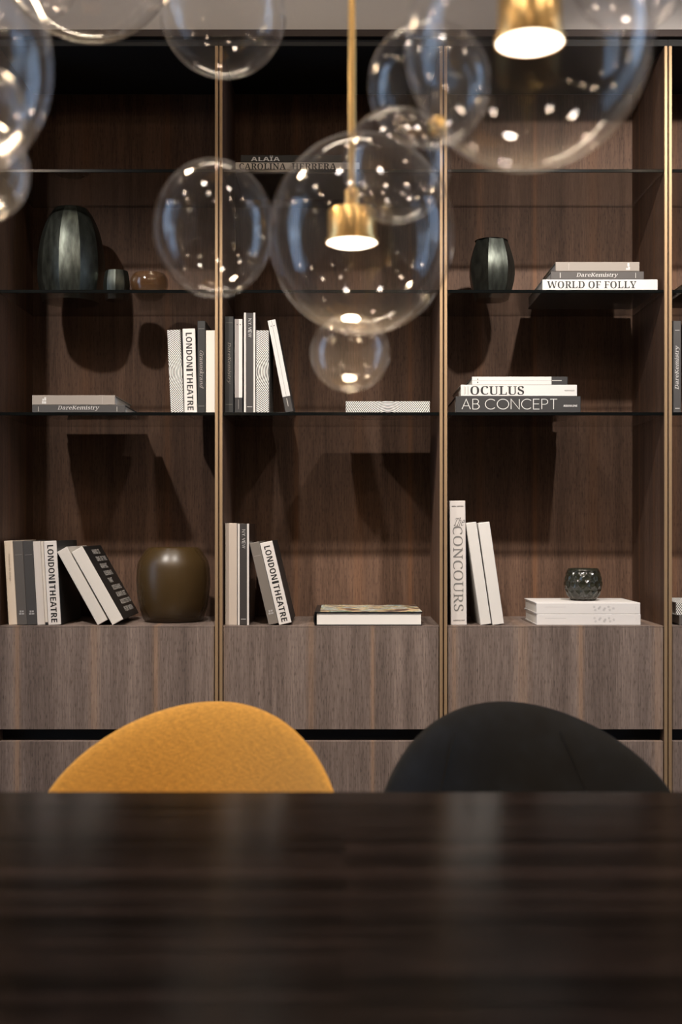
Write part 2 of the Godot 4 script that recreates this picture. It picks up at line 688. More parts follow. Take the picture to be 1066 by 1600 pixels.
func room() -> void:
	var st := mb()
	bx(st, Vector3(-HALF - 0.2, -0.15, -3.75), Vector3(HALF + 0.2, 0, REAR + 0.2))
	structure("floor", st, mats.floor_stone)
	st = mb()
	bx(st, Vector3(-HALF - 0.2, CEIL, -3.75), Vector3(HALF + 0.2, CEIL + 0.15, REAR + 0.2))
	structure("ceiling", st, mats.plaster)
	st = mb()
	bx(st, Vector3(-HALF - 0.2, 0, -3.75), Vector3(HALF + 0.2, CEIL, -3.53))
	bx(st, Vector3(-HALF, 2.5085, -3.53), Vector3(HALF, CEIL, -3.17))
	bx(st, Vector3(-HALF, 0, -3.53), Vector3(cabinet_x(0) - BAY / 2 - 0.002, 2.5085, -3.17))
	bx(st, Vector3(cabinet_x(5) + BAY / 2 + 0.002, 0, -3.53), Vector3(HALF, 2.5085, -3.17))
	structure("wall_back", st, mats.plaster)
	st = mb()
	bx(st, Vector3(-HALF - 0.2, 0, REAR), Vector3(HALF + 0.2, CEIL, REAR + 0.2))
	structure("wall_rear", st, mats.plaster)
	for s in [-1.0, 1.0]:
		st = mb()
		var x0: float = minf(s * HALF, s * (HALF + 0.2))
		var x1: float = maxf(s * HALF, s * (HALF + 0.2))
		var z0: float = -2.7 if s > 0 else -2.4
		var z1: float = -1.65 if s > 0 else -1.3
		bx(st, Vector3(x0, 0, -3.53), Vector3(x1, CEIL, z0))
		bx(st, Vector3(x0, 0, z1), Vector3(x1, CEIL, REAR))
		bx(st, Vector3(x0, 0, z0), Vector3(x1, 0.08, z1))
		bx(st, Vector3(x0, 3.3, z0), Vector3(x1, CEIL, z1))
		structure("wall_left" if s < 0 else "wall_right", st, mats.plaster)
		st = mb()
		var xm: float = s * (HALF + 0.1)
		for k in 2:
			var z: float = lerpf(z0 + 0.03, z1 - 0.03, k)
			bx(st, Vector3(xm - 0.03, 0.08, z - 0.03), Vector3(xm + 0.03, 3.3, z + 0.03))
		for y in [0.11, 3.27]:
			bx(st, Vector3(xm - 0.03, y - 0.03, z0), Vector3(xm + 0.03, y + 0.03, z1))
		var w := structure("window_1" if s < 0 else "window_2", st, mats.window_frame)
		st = mb()
		bx(st, Vector3(xm - 0.004, 0.14, z0 + 0.06), Vector3(xm + 0.004, 3.24, z1 - 0.06))
		part("pane", st, mats.window_glass, w)
	# the brown fascia along the top of the bookcase
	st = mb()
	bx(st, Vector3(cabinet_x(0) - BAY / 2, 2.4895, -3.5), Vector3(cabinet_x(5) + BAY / 2, 2.5085, -3.142), 0.001)
	structure("trim_1", st, mats.fascia)
	# two adjustable spots light the bookcase; the others light the room
	# position, aim, energy, cone
	var spots := [
		[Vector3(-1.08, 2.75, -2.0), Vector3(-0.74, 0.98, -3.4), 0.58, 34.0],
		[Vector3(-0.16, 2.75, -2.0), Vector3(0.05, 0.85, -3.4), 0.40, 27.0],
		[Vector3(0.72, 2.75, -2.0), Vector3(0.90, 1.5, -3.4), 0.64, 37.0],
		[Vector3(1.62, 2.75, -2.0), Vector3(1.8, 1.2, -3.4), 0.42, 34.0],
	]
	for q in spots:
		ceiling_spot(q[0], q[1], q[2], q[3], 0.03, "aimed at the bookcase")
	for q in [[-1.3, [-2.2, -1.3, -0.45, 0.4, 1.25, 2.1]], [0.1, [-1.7, 0.0, 1.7]], [-0.75, [-1.5, -0.3, 0.75]], [-2.05, [-2.35, 2.4]]]:
		for x in q[1]:
			ceiling_spot(Vector3(x, 2.8, q[0]), Vector3(x, 0, q[0] + 0.02), 0.03, 58.0, 0.06, "turned straight down")
	# a row of small square lights set in the ceiling before the bookcase
	var row := thing("linear_ceiling_light", "row of small square lights in a dark ceiling channel", "ceiling light", Vector3(-0.25, CEIL, -2.55))
	st = mb()
	bx(st, Vector3(-0.5, -0.02, -0.035), Vector3(0.5, 0, 0.035), 0.002)
	part("channel", st, mats.dark_metal, row)
	for k in 12:
		st = mb()
		bx(st, Vector3(-0.46 + 0.08 * k, -0.023, -0.02), Vector3(-0.42 + 0.08 * k, -0.018, 0.02), 0.001)
		part("light_cell", st, mats.row_glow, row)
	var l := AreaLight3D.new()
	l.name = "row_light"
	l.area_size = Vector2(0.95, 0.05)
	l.light_color = rgb(255, 236, 205)
	l.light_energy = 0.075
	l.shadow_enabled = true
	row.add_child(l)
	l.position = Vector3(0, -0.03, 0)
	l.rotation_degrees.x = -90

func ceiling_spot(p: Vector3, aim: Vector3, energy: float, cone: float, size: float, what: String) -> void:
	var o := thing("ceiling_spotlight", "black cylindrical spotlight hung from the ceiling and " + what, "spotlight", p, "ceiling spotlights " + what)
	var st := mb()
	rod(st, Vector3(0, 0.06, 0), Vector3(0, CEIL - p.y, 0), 0.008)
	part("stem", st, mats.dark_metal, o)
	var d := (aim - p).normalized()
	st = mb()
	var r := maxf(size, 0.03) + 0.008
	rod(st, d * 0.0, -d * 0.12, r, 24)
	part("can", st, mats.dark_metal, o)
	st = mb()
	rod(st, d * 0.001, d * 0.004, r - 0.008, 24)
	part("lamp_face", st, mats.spot_glow, o)
	var l := SpotLight3D.new()
	l.name = "lamp_light"
	l.light_color = rgb(255, 246, 236)
	l.light_energy = energy
	l.light_size = size
	l.spot_angle = cone
	l.spot_angle_attenuation = 0.9
	l.spot_range = 12.0
	l.spot_attenuation = 2.0
	l.shadow_enabled = true
	o.add_child(l)
	l.position = d * (size + 0.01)
	l.look_at_from_position(p + d * (size + 0.01), aim, Vector3.UP if absf(d.y) < 0.99 else Vector3.FORWARD)

# ---------------------------------------------------------------- the bookcase
func cabinet_x(k: int) -> float:
	return (166.5 - 540.0) * FRONT / F + BAY * (k - 1)

const PLACES := ["at the far left, outside the picture", "leftmost in view, holding the large ribbed vase", "in the middle behind the glass pendants", "right of the middle, holding the faceted vase on its glass shelf", "cut by the right edge of the picture", "at the far right, outside the picture"]

func cabinet(k: int) -> void:
	var c := thing("bookcase_unit", "dark oak bookcase unit " + PLACES[k], "bookcase", Vector3(cabinet_x(k), 0, 0), "bookcase units along the wall")
	var h := BAY / 2
	var inner := h - 0.0102
	var st := mb()
	for s in [-1.0, 1.0]:
		st = mb()
		bx(st, Vector3(minf(s * inner, s * (h - 0.0012)), 0.0, -BACK), Vector3(maxf(s * inner, s * (h - 0.0012)), 2.467, -FRONT - 0.003), 0.0)
		part("side_panel", st, mats.oak_back, c)
		st = mb()
		bx(st, Vector3(minf(s * inner, s * (h - 0.0018)), 0.0, -FRONT - 0.003), Vector3(maxf(s * inner, s * (h - 0.0018)), 2.467, -FRONT + 0.003), 0.001)
		part("bronze_edge", st, mats.bronze, c)
	st = mb()
	bx(st, Vector3(-inner, BASE, -BACK - 0.015), Vector3(inner, 2.467, -BACK), 0.0)
	part("back_panel", st, mats.oak_back, c)
	st = mb()
	bx(st, Vector3(-h, 2.467, -BACK), Vector3(h, 2.485, -FRONT), 0.0008)
	part("top_panel", st, mats.top_panel, c)
	st = mb()
	bx(st, Vector3(-inner, BASE - 0.018, -BACK), Vector3(inner, BASE, -FRONT - 0.019), 0.0)
	bx(st, Vector3(-inner + 0.0015, BASE - 0.0035, -FRONT - 0.021), Vector3(inner - 0.0015, BASE, -FRONT), 0.0008)
	part("base_shelf", st, mats.oak_veneer, c)
	# the carcass behind the drawers, dark in the finger gaps
	st = mb()
	bx(st, Vector3(-inner, 0.04, -BACK), Vector3(inner, BASE - 0.018, -FRONT - 0.045), 0.0)
	part("carcass", st, mats.black_recess, c)
	var tops := [0.9204, 0.6180, 0.3150]
	var feet := [0.6490, 0.3460, 0.0430]
	for i in 3:
		st = mb()
		bx(st, Vector3(-inner + 0.0024, feet[i], -FRONT - 0.019), Vector3(inner - 0.0024, tops[i], -FRONT), 0.0008)
		part("drawer_front", st, mats.oak_veneer, c)
	st = mb()
	bx(st, Vector3(-inner, 0.0, -BACK), Vector3(inner, 0.038, -FRONT - 0.05), 0.0)
	part("plinth", st, mats.black_recess, c)
	for y in SHELVES:
		st = mb()
		bx(st, Vector3(-inner + 0.0008, y - 0.0085, -BACK + 0.001), Vector3(inner - 0.0008, y, -FRONT - 0.004), 0.0007)
		var sheet_glass := part("glass_shelf", st, mats.smoked_glass, c)
		st = mb()
		bx(st, Vector3(-inner + 0.0008, y - 0.0087, -FRONT - 0.004), Vector3(inner - 0.0008, y + 0.0001, -FRONT - 0.0015), 0.001)
		part("polished_edge", st, mats.glass_edge, sheet_glass)

# ---------------------------------------------------------------- table and chairs
func table() -> void:
	var t := thing("dining_table", "long dark stained wooden table with a satin top filling the foreground", "table", Vector3(0, 0, -1.34))
	var st := mb()
	bx(st, Vector3(-1.25, 0.705, -0.605), Vector3(1.25, 0.75, 0.605), 0.003)
	part("tabletop", st, mats.table_wood, t)
	for sx in [-1.0, 1.0]:
		for sz in [-1.0, 1.0]:
			st = mb()
			bx(st, Vector3(sx * 1.1 - 0.05, 0, sz * 0.42 - 0.05), Vector3(sx * 1.1 + 0.05, 0.705, sz * 0.42 + 0.05), 0.004)
			part("leg", st, mats.table_wood, t)

func back_point(a: float, b: float, off: float) -> Vector3:
	# a across, b up from the middle of the backrest; it wraps forward at the sides and leans back
	var y := 0.609 + b
	return Vector3(a, y, 0.62 * a * a / 0.29 - 0.16 * (y - 0.45) + off)

func chair(yellow: bool) -> void:
	var at := Vector3(-0.265, 0, -2.33) if yellow else Vector3(0.32, 0, -2.33)
	var o := thing("dining_chair", "mustard yellow woven fabric chair with a rounded back behind the table" if yellow else "dark charcoal velvet chair with a rounded seamed back behind the table", "chair", at)
	o.rotation_degrees.y = -11.0 if yellow else 9.0
	var m: Material = mats.yellow_fabric if yellow else mats.dark_velvet
	var hw := 0.297
	var hh := 0.225
	var st := mb()
	var rings := 22
	var seg := 72
	for side in [1.0, -1.0]:
		var pts := []
		var refs := []
		for i in rings + 1:
			var q := float(i) / rings
			q = 1.0 - pow(1.0 - q, 1.6)
			var row := []
			var ref := []
			for j in seg + 1:
				var t := TAU * j / seg
				var slope: float = 1.24 * hw * q * cos(t) / 0.29
				var face: Vector3 = Vector3(-slope, 0.16, 1.0).normalized() * side
				var rim := Vector3(cos(t), sin(t), slope * cos(t) - 0.16 * sin(t)).normalized()
				ref.append(face.lerp(rim, pow(q, 9.0) * 0.98))
				var thick := 0.026 * sqrt(maxf(0.0, 1.0 - pow(q, 5.0)))
				row.append(back_point(hw * q * cos(t), hh * q * sin(t), side * thick))
			pts.append(row)
			refs.append(ref)
		var nr := normals_of(pts, true, refs)
		sheet(st, pts, nr)
	var back := part("backrest", st, m, o)
	st = mb()
	for sx in [-1.0, 1.0]:
		for i in 24:
			var b0 := lerpf(-0.12, 0.172, i / 24.0)
			var b1 := lerpf(-0.12, 0.172, (i + 1) / 24.0)
			var a0: float = sx * (0.168 - 0.06 * maxf(0.0, b0) / 0.17)
			var a1: float = sx * (0.168 - 0.06 * maxf(0.0, b1) / 0.17)
			rod(st, back_point(a0, b0, 0.0262), back_point(a1, b1, 0.0262), 0.0013, 6)
	if not yellow:
		part("seam", st, m, back)
	# seat cushion
	st = mb()
	var prof := [Vector2(0.0, 0.385), Vector2(0.2, 0.385), Vector2(0.235, 0.395), Vector2(0.25, 0.42), Vector2(0.245, 0.45), Vector2(0.22, 0.468), Vector2(0.12, 0.476), Vector2(0.0, 0.478)]
	lathe(st, prof, 48, Vector3(0, 0, 0.25))
	part("seat", st, m, o)
	for sx in [-1.0, 1.0]:
		for sz in [0.07, 0.43]:
			st = mb()
			rod(st, Vector3(sx * 0.15, 0.39, 0.25 + (sz - 0.25) * 0.8), Vector3(sx * 0.23, 0.0, 0.25 + (sz - 0.25) * 1.25), 0.013, 14, 0.009)
			part("leg", st, mats.dark_metal, o)

# ---------------------------------------------------------------- the glass pendants
# each globe: column, row of its centre, distance, half width and half height in the photograph's pixels
func globe(parent: Node3D, g: Array, cut := []) -> void:
	var d: float = g[2]
	var c := Vector3((g[0] - VX) * d / F, EYE + (VY - g[1]) * d / F, -d) - parent.position
	var r := Vector3(g[3], g[4], g[3]) * d / F
	var st := mb()
	var pts := []
	var nrm := []
	for i in 49:
		var row := []
		var nr := []
		var t := PI * i / 48.0
		for j in 97:
			var p := TAU * j / 96.0
			var u := Vector3(sin(t) * sin(p), cos(t), sin(t) * cos(p))
			row.append(c + u * r)
			nr.append((u / r).normalized())
		pts.append(row)
		nrm.append(nr)
	var ck := Vector3.ZERO
	var rk := Vector3.ZERO
	if cut.size():
		var dk: float = cut[2]
		ck = Vector3((cut[0] - VX) * dk / F, EYE + (VY - cut[1]) * dk / F, -dk) - parent.position
		rk = Vector3(cut[3], cut[4], cut[3]) * dk / F
	sheet(st, pts, nrm, ck, rk)
	part("glass_globe", st, mats.blown_glass, parent)

func pendant(label: String, x: float, d: float, lamp_y: float, has_lamp := true) -> Node3D:
	var o := thing("glass_pendant", label, "pendant lamp", Vector3((x - VX) * d / F, EYE + (VY - lamp_y) * d / F, -d), "blown glass pendants over the table")
	var st := mb()
	rod(st, Vector3(0, 0.05, 0), Vector3(0, CEIL - o.position.y, 0), 0.0062, 18)
	part("stem", st, mats.brass, o)
	st = mb()
	var cy := CEIL - o.position.y
	lathe(st, [Vector2(0.0, cy - 0.025), Vector2(0.055, cy - 0.025), Vector2(0.06, cy - 0.02), Vector2(0.06, cy)], 36)
	part("ceiling_cup", st, mats.brass, o)
	if has_lamp:
		st = mb()
		lathe(st, [Vector2(0.041, 0.0), Vector2(0.0435, 0.0), Vector2(0.0435, 0.006), Vector2(0.040, 0.008), Vector2(0.040, 0.052), Vector2(0.0385, 0.054), Vector2(0.012, 0.0545), Vector2(0.012, 0.085), Vector2(0.011, 0.088), Vector2(0.0, 0.088)], 48)
		part("lamp_holder", st, mats.brass, o)
		st = mb()
		lathe(st, [Vector2(0.0, -0.006), Vector2(0.018, -0.0052), Vector2(0.032, -0.003), Vector2(0.0412, 0.001)], 40)
		part("lamp_diffuser", st, mats.lit_diffuser, o)
		var l := SpotLight3D.new()
		l.name = "lamp_light"
		l.light_color = rgb(255, 220, 176)
		l.light_energy = 0.03
		l.light_size = 0.035
		l.spot_angle = 75.0
		l.spot_angle_attenuation = 0.7
		l.spot_range = 10.0
		l.spot_attenuation = 2.0
		l.shadow_enabled = true
		o.add_child(l)
		l.position = Vector3(0, -0.045, 0)
		l.rotation_degrees.x = -90
	return o

func pendants() -> void:
	var o := pendant("central cluster of clear glass globes on a thin brass rod, its brass lamp lit", 550, 1.94, 380)
	var main := [565, 367, 1.94, 146, 156]
	globe(o, main)
	globe(o, [334, 357, 1.94, 95, 107], main)
	globe(o, [620, 259, 1.84, 85, 89])
	globe(o, [547, 552, 1.94, 62, 61])
	o = pendant("nearer cluster of clear glass globes at the upper right around a large lit lamp", 828, 1.48, 68)
	globe(o, [825, 62, 1.48, 193, 200])
	globe(o, [671, 133, 1.65, 96, 96])
	var joint := mb()
	var jp := Vector3((684 - VX) * 1.58 / F, EYE + (VY - 197) * 1.58 / F, -1.58) - o.position
	lathe(joint, [Vector2(0.0, -0.011), Vector2(0.009, -0.011), Vector2(0.011, -0.009), Vector2(0.011, 0.009), Vector2(0.009, 0.011), Vector2(0.0, 0.011)], 24, jp)
	part("joint", joint, mats.brass, o)
	globe(o, [985, -48, 1.48, 92, 95])
	o = pendant("cluster of clear blown glass globes cut off by the left edge", -120, 1.5, 20)
	globe(o, [-107, 95, 1.5, 186, 192])
	globe(o, [-32, 174, 1.42, 72, 72])
	globe(o, [-36, 267, 1.5, 81, 81])
	o = pendant("clear blown glass globes cut off by the top edge left of the middle", 140, 1.98, -70)
	globe(o, [135, -88, 1.98, 143, 146])
	globe(o, [349, 18, 1.98, 99, 100])
	globe(o, [68, -25, 1.86, 50, 52])

# ---------------------------------------------------------------- books
const WHITE := Color(0.755, 0.745, 0.73)
const CREAM := Color(0.78, 0.72, 0.65)
const INK := Color(0.07, 0.065, 0.06)
const GREY := Color(0.30, 0.28, 0.265)
const SLATE := Color(0.21, 0.20, 0.195)
const TAUPE := Color(0.52, 0.485, 0.45)

func books_left() -> void:
	var y: float = BASE
	var z := 3.17
	var g := "upright books at the left of the base shelf"
	var b := book("book", "cream book with a faint serif title, leftmost of the upright row on the base shelf", g, 13.5, y, z, 13.4 * PX, 132 * PX, 0.24, {"cover": CREAM, "lean": 3.2})
	title(b, 13.4 * PX, 132 * PX, "Danseurs du design", "serif", 0.035, 0.108, 0.008, 0.0145, Color(0.55, 0.5, 0.45))
	for k in 2:
		var T := 15.6 * PX
		b = book("book", "slate grey book with a small white mark, beside the cream book on the base shelf" if k == 0 else "darker grey book with a small white mark, between a slate book and a white book", g, 27.0 + 15.7 * k, y, z, T, 131.5 * PX, 0.24, {"cover": GREY if k == 0 else SLATE, "lean": 3.2})
		marks(b, "spine_mark", logo(T, 0.028), Color(0.58, 0.57, 0.56))
		marks(b, "spine_rule", [[0.004, T - 0.004, 0.188, 0.1888]], Color(0.5, 0.48, 0.46))
	b = book("book", "plain off-white book between the dark grey book and the boldly lettered white spine", g, 58.6, y, z, 11.8 * PX, 131 * PX, 0.24, {"cover": Color(0.725, 0.691, 0.660), "lean": 3.2})
	b = book("book", "thin white book with a black foot on its spine, squeezed beside the bold black title", g, 70.7, y, z, 4.4 * PX, 131 * PX, 0.23, {"cover": Color(0.744, 0.707, 0.660), "lean": 3.2})
	marks(b, "spine_foot", [[0.0004, 4.6 * PX - 0.0004, 0.0005, 0.008]], INK)
	london(75.6, y, z, 3.2, "white spine with tall black capitals standing in the row left of the tilted books", g)
	var H := 131 * PX
	var W := 0.24
	b = book("book", "plain white book tilted against the upright row, under the black text covered book", g, 152.7, y, z, 17.5 * PX, H, W, {"cover": Color(0.733, 0.709, 0.678), "lean": 29.0})
	b = book("book", "tilted book with a white spine and a black cover full of white capitals", g, 175.8, y, z, 19.4 * PX, H, W, {"cover": INK, "spine": Color(0.750, 0.727, 0.696), "lean": 29.4})
	var T := 19.4 * PX
	var st := mb()
	var rows := ["HAND IS", "ONE OF THE", "GRAPHIC", "ELEMENTS", "THAT", "DESIGNERS", "ALWAYS GET", "ADDICTED TO", "PLAY WITH"]
	for i in rows.size():
		var len: float = 0.0125 * rows[i].length() + 0.004
		var top := H - 0.012 - 0.0225 * i
		print_line(st, rows[i], "sans_bold", Vector3(T, top - 0.0145, -0.085), Vector3(0, 0, -len), Vector3(0, 0.0145, 0), Vector3(1, 0, 0))
	part("lettering", st, paper(WHITE), b)
	# on the lower glass shelf
	y = SHELVES[2]
	g = "books on the lower glass shelf at the left"
	T = 12.2 * PX
	H = 146 * PX
	b = book("book", "dark grey book with white italic title under the taupe book, left glass shelf", g, 50, y, z, T, H, 0.2, {"cover": SLATE, "lying": true})
	title(b, T, H, "DareKemistry", "serif", 0.068, 0.178, 0.006, 0.0195, WHITE, false, 0.03)
	marks(b, "spine_rule", [[0.004, T - 0.004, H - 0.018, H - 0.0168], [0.004, T - 0.004, 0.022, 0.0232]], Color(0.7, 0.68, 0.65))
	var T2 := 15.4 * PX
	b = book("book", "taupe book lying on the dark italic titled book on the left glass shelf", g, 50, y + T, z, T2, 130 * PX, 0.24, {"cover": TAUPE, "lying": true})
	marks(b, "spine_mark", [[0.004, 0.010, 130 * PX - 0.038, 130 * PX - 0.032], [0.012, 0.021, 130 * PX - 0.038, 130 * PX - 0.033], [0.004, 0.011, 130 * PX - 0.031, 130 * PX - 0.027], [0.012, 0.017, 130 * PX - 0.032, 130 * PX - 0.028]], WHITE)
	marks(b, "spine_rule", [[0.003, T2 - 0.003, 0.034, 0.0348]], Color(0.66, 0.63, 0.6))
	zigzag_book(267, y, z, 20.5 * PX, 129.5 * PX, 0.22, {"lean": 2.6}, "black and white striped book standing left of the bold lettered spine on the glass shelf", g)
	london(288.4, y, z, 1.4, "white spine with tall black capitals between the striped and black books on the glass shelf", g)
	T = 12.6 * PX
	H = 144 * PX
	b = book("book", "black book with slanted script title beside the plain cream book on the left glass shelf", g, 308.5, y, z, T, H, 0.23, {"cover": INK})
	title(b, T, H, "Grannskrand", "serif", 0.078, 0.178, 0.006, 0.0165, Color(0.55, 0.52, 0.5), false, 0.05)
	marks(b, "spine_rule", [[0.003, T - 0.003, 0.018, 0.0188], [0.003, T - 0.003, H - 0.022, H - 0.0212]], Color(0.5, 0.48, 0.46))
	b = book("book", "plain cream book at the right end of the left glass shelf against the bronze upright", g, 322, y, z, 14.6 * PX, 129 * PX, 0.22, {"cover": Color(0.760, 0.727, 0.688)})

func london(px: float, y: float, z: float, lean: float, label: String, group: String) -> void:
	var T := 19.8 * PX
	var H := 131.5 * PX
	var b := book("book", label, group, px, y, z, T, H, 0.24, {"cover": Color(0.10, 0.10, 0.10), "spine": Color(0.769, 0.745, 0.724), "lean": lean})
	var st := mb()
	print_line(st, "LONDON", "sans_bold", Vector3(0.0085, H - 0.011, 0), Vector3(0, -0.0925, 0), Vector3(0.0165, 0, 0), Vector3(0, 0, 1))
	print_line(st, "THEATRE", "sans_bold", Vector3(0.0085, H - 0.1175, 0), Vector3(0, -0.101, 0), Vector3(0.0165, 0, 0), Vector3(0, 0, 1))
	var o := Vector3(0.0075, H - 0.1075, 0.0004)
	quad(st, o, o + Vector3(0.0185, 0, 0), o + Vector3(0.0185, -0.0062, 0), o + Vector3(0, -0.0062, 0), Vector3(0, 0, 1))
	part("lettering", st, paper(INK), b)

func zigzag_book(px: float, y: float, z: float, T: float, H: float, W: float, look: Dictionary, label: String, group: String) -> void:
	look.cover = zigzag_material("striped_cover_%d" % int(T * 10000), H, T)
	book("book", label, group, px, y, z, T, H, W, look)

func ny_view(px: float, y: float, z: float, H: float, T: float, label: String, group: String) -> void:
	var b := book("book", label, group, px, y, z, T, H, 0.215, {"cover": mat("gloss_black", rgb(26, 24, 25), 0.22), "inset": Color(0.17, 0.155, 0.15), "board": 0.0058})
	marks(b, "board_edge", [[0.0006, 0.0058, 0.0006, H - 0.0006], [T - 0.0058, T - 0.0006, 0.0006, H - 0.0006]], Color(0.742, 0.718, 0.696), -0.0004)
	title(b, T, H, "N.Y. VIEW", "stroke", 0.016, 0.066, T * 0.36, T * 0.68, Color(0.750, 0.745, 0.733), false, 0.0, 0.1, -0.0018)
	marks(b, "spine_rule", [[0.009, T - 0.009, 0.016, 0.0172]], Color(0.712, 0.695, 0.690), -0.0017)

func books_middle() -> void:
	var z := 3.17
	var y: float = SHELVES[2]
	var g := "books on the lower glass shelf in the middle"
	var T := 14.0 * PX
	var H := 151 * PX
	var b := book("book", "black book with a dim italic title against the bronze upright on the middle glass shelf", g, 351, y, z, T, H, 0.24, {"cover": Color(0.055, 0.055, 0.052)})
	title(b, T, H, "DareKemistry", "serif", 0.068, 0.178, 0.006, 0.0175, Color(0.42, 0.40, 0.37), false, 0.04)
	marks(b, "spine_rule", [[0.003, T - 0.003, 0.022, 0.0232], [0.003, T - 0.003, H - 0.018, H - 0.017]], Color(0.4, 0.39, 0.36))
	T = 12.4 * PX
	H = 147 * PX
	b = book("book", "slim upright book, half grey and half white with two dots, on the middle glass shelf", g, 366.6, y, z, T, H, 0.23, {"cover": Color(0.12, 0.11, 0.11)})
	marks(b, "grey_half", [[0.0006, T * 0.49, 0.041, H - 0.0006]], Color(0.52, 0.49, 0.48))
	marks(b, "white_half", [[T * 0.52, T - 0.0006, 0.041, H - 0.0006]], WHITE)
	marks(b, "dot", [[T * 0.28, T * 0.40, H - 0.017, H - 0.0145], [T * 0.66, T * 0.78, H - 0.017, H - 0.0145]], INK, 0.0006)
	marks(b, "spine_rule", [[T * 0.47, T * 0.53, 0.010, 0.036]], Color(0.45, 0.43, 0.42))
	ny_view(381, y, z, 157 * PX, 18.4 * PX, "tallest upright book on the middle glass shelf, white edged with a thin lettered dark spine", g)
	zigzag_book(400.4, y, z, 20.0 * PX, 129 * PX, 0.2, {}, "black and white striped book standing beside the leaning white one on the middle glass shelf", g)
	T = 12.6 * PX
	H = 146.5 * PX
	b = book("book", "slim white book with two dots and a dark foot leaning on the middle glass shelf", g, 446.3, y, z, T, H, 0.23, {"cover": Color(0.20, 0.185, 0.175), "lean": 11.1})
	marks(b, "white_field", [[0.0004, T * 0.48, 0.043, H + 0.0002], [T * 0.51, T - 0.0004, 0.043, H + 0.0002]], WHITE)
	marks(b, "dot", [[T * 0.26, T * 0.38, H - 0.017, H - 0.0145], [T * 0.62, T * 0.74, H - 0.017, H - 0.0145]], INK, 0.0006)
	marks(b, "spine_rule", [[T * 0.45, T * 0.53, 0.016, 0.038]], Color(0.62, 0.6, 0.57))
	zigzag_book(540.5, y, z, 18.2 * PX, 131.5 * PX, 0.2, {"lying": true}, "black and white striped book lying alone on the middle glass shelf", g)
	# on the base shelf
	y = BASE
	g = "books on the base shelf in the middle"
	b = book("book", "tall pale linen book against the bronze upright on the middle base shelf", g, 352, y, z, 18.6 * PX, 159.5 * PX, 0.25, {"cover": Color(0.68, 0.63, 0.585)})
	ny_view(371.3, y, z, 159 * PX, 18.2 * PX, "tall book with white boards and thin lettered black spine next to the pale linen book", g)
	T = 15.2 * PX
	H = 131.3 * PX
	b = book("book", "brown grey book with a small white mark leaning under the bold lettered spine", g, 420.2, y, z, T, H, 0.24, {"cover": Color(0.40, 0.37, 0.34), "lean": 13.3})
	marks(b, "spine_mark", logo(T, 0.028), Color(0.58, 0.57, 0.56))
	marks(b, "spine_rule", [[0.004, T - 0.004, 0.188, 0.1888]], Color(0.6, 0.57, 0.54))
	london(436.4, y, z, 13.3, "white spine with tall black capitals, tilted against the grey book on the middle base shelf", g)
	# a picture book lying with its page edges to the front
	var T3 := 0.0375
	var L := 170.0 * 3.155 / F
	var W := 0.285
	b = thing("book", "thick picture book lying flat with its white page edges to the front", "book", Vector3(spot(490.5, 3.155), y, -3.155), g)
	var st := mb()
	bx(st, Vector3(0.002, 0, -W), Vector3(L, 0.0032, 0.0), 0.0008)
	bx(st, Vector3(0.002, T3 - 0.0032, -W), Vector3(L, T3, 0.0), 0.0008)
	for i in 8:
		var a0 := PI / 2 + PI * i / 8.0
		var a1 := PI / 2 + PI * (i + 1) / 8.0
		var p0 := Vector3(0.006 + 0.007 * cos(a0), T3 / 2 + T3 / 2 * sin(a0), 0)
		var p1 := Vector3(0.006 + 0.007 * cos(a1), T3 / 2 + T3 / 2 * sin(a1), 0)
		var q0 := Vector3(0.007 + 0.004 * cos(a0), T3 / 2 + (T3 / 2 - 0.003) * sin(a0), 0)
		var q1 := Vector3(0.007 + 0.004 * cos(a1), T3 / 2 + (T3 / 2 - 0.003) * sin(a1), 0)
		var n := Vector3(cos(a0 + PI / 16), sin(a0 + PI / 16), 0)
		var dz := Vector3(0, 0, -W)
		quad(st, p0, p1, p1 + dz, p0 + dz, n)
		quad(st, q0, q1, q1 + dz, q0 + dz, -n)
		quad(st, p0, p1, q1, q0, Vector3(0, 0, 1))
		quad(st, p0 + dz, p1 + dz, q1 + dz, q0 + dz, Vector3(0, 0, -1))
	part("cover", st, paper(Color(0.06, 0.055, 0.055), 0.35), b)
	st = mb()
	bx(st, Vector3(0.008, 0.0032, -W + 0.004), Vector3(L - 0.004, T3 - 0.0032, -0.004), 0.0)
	part("pages", st, mats.pages, b)
	st = mb()
	bx(st, Vector3(0.016, T3, -W + 0.001), Vector3(L - 0.001, T3 + 0.0004, -0.001), 0.0)
	part("cover_picture", st, picture_material(L, W), b)
	# on the top glass shelf
	y = SHELVES[0]
	g = "books on the top glass shelf in the middle"
	T = 17.5 * 3.19 / F
	H = 194.0 * 3.19 / F
	b = book("book", "white book with tall black serif capitals lying on the top glass shelf behind the pendants", g, 368, y, 3.19, T, H, 0.25, {"cover": Color(0.744, 0.707, 0.660), "lying": true})
	title(b, T, H, "CAROLINA", "serif_bold", 0.010, 0.136, 0.0105, 0.0275, INK)
	title(b, T, H, "HERRERA", "serif_bold", 0.152, 0.272, 0.0105, 0.0275, INK)
	b = book("book", "black book with white spaced capitals lying on the white book of the top glass shelf", g, 376, y + T, 3.19, 11.5 * PX, 160 * PX, 0.24, {"cover": Color(0.045, 0.043, 0.043), "lying": true})
	title(b, 11.5 * PX, 160 * PX, "ALAÏA", "sans_bold", 0.028, 0.106, 0.003, 0.0175, WHITE)

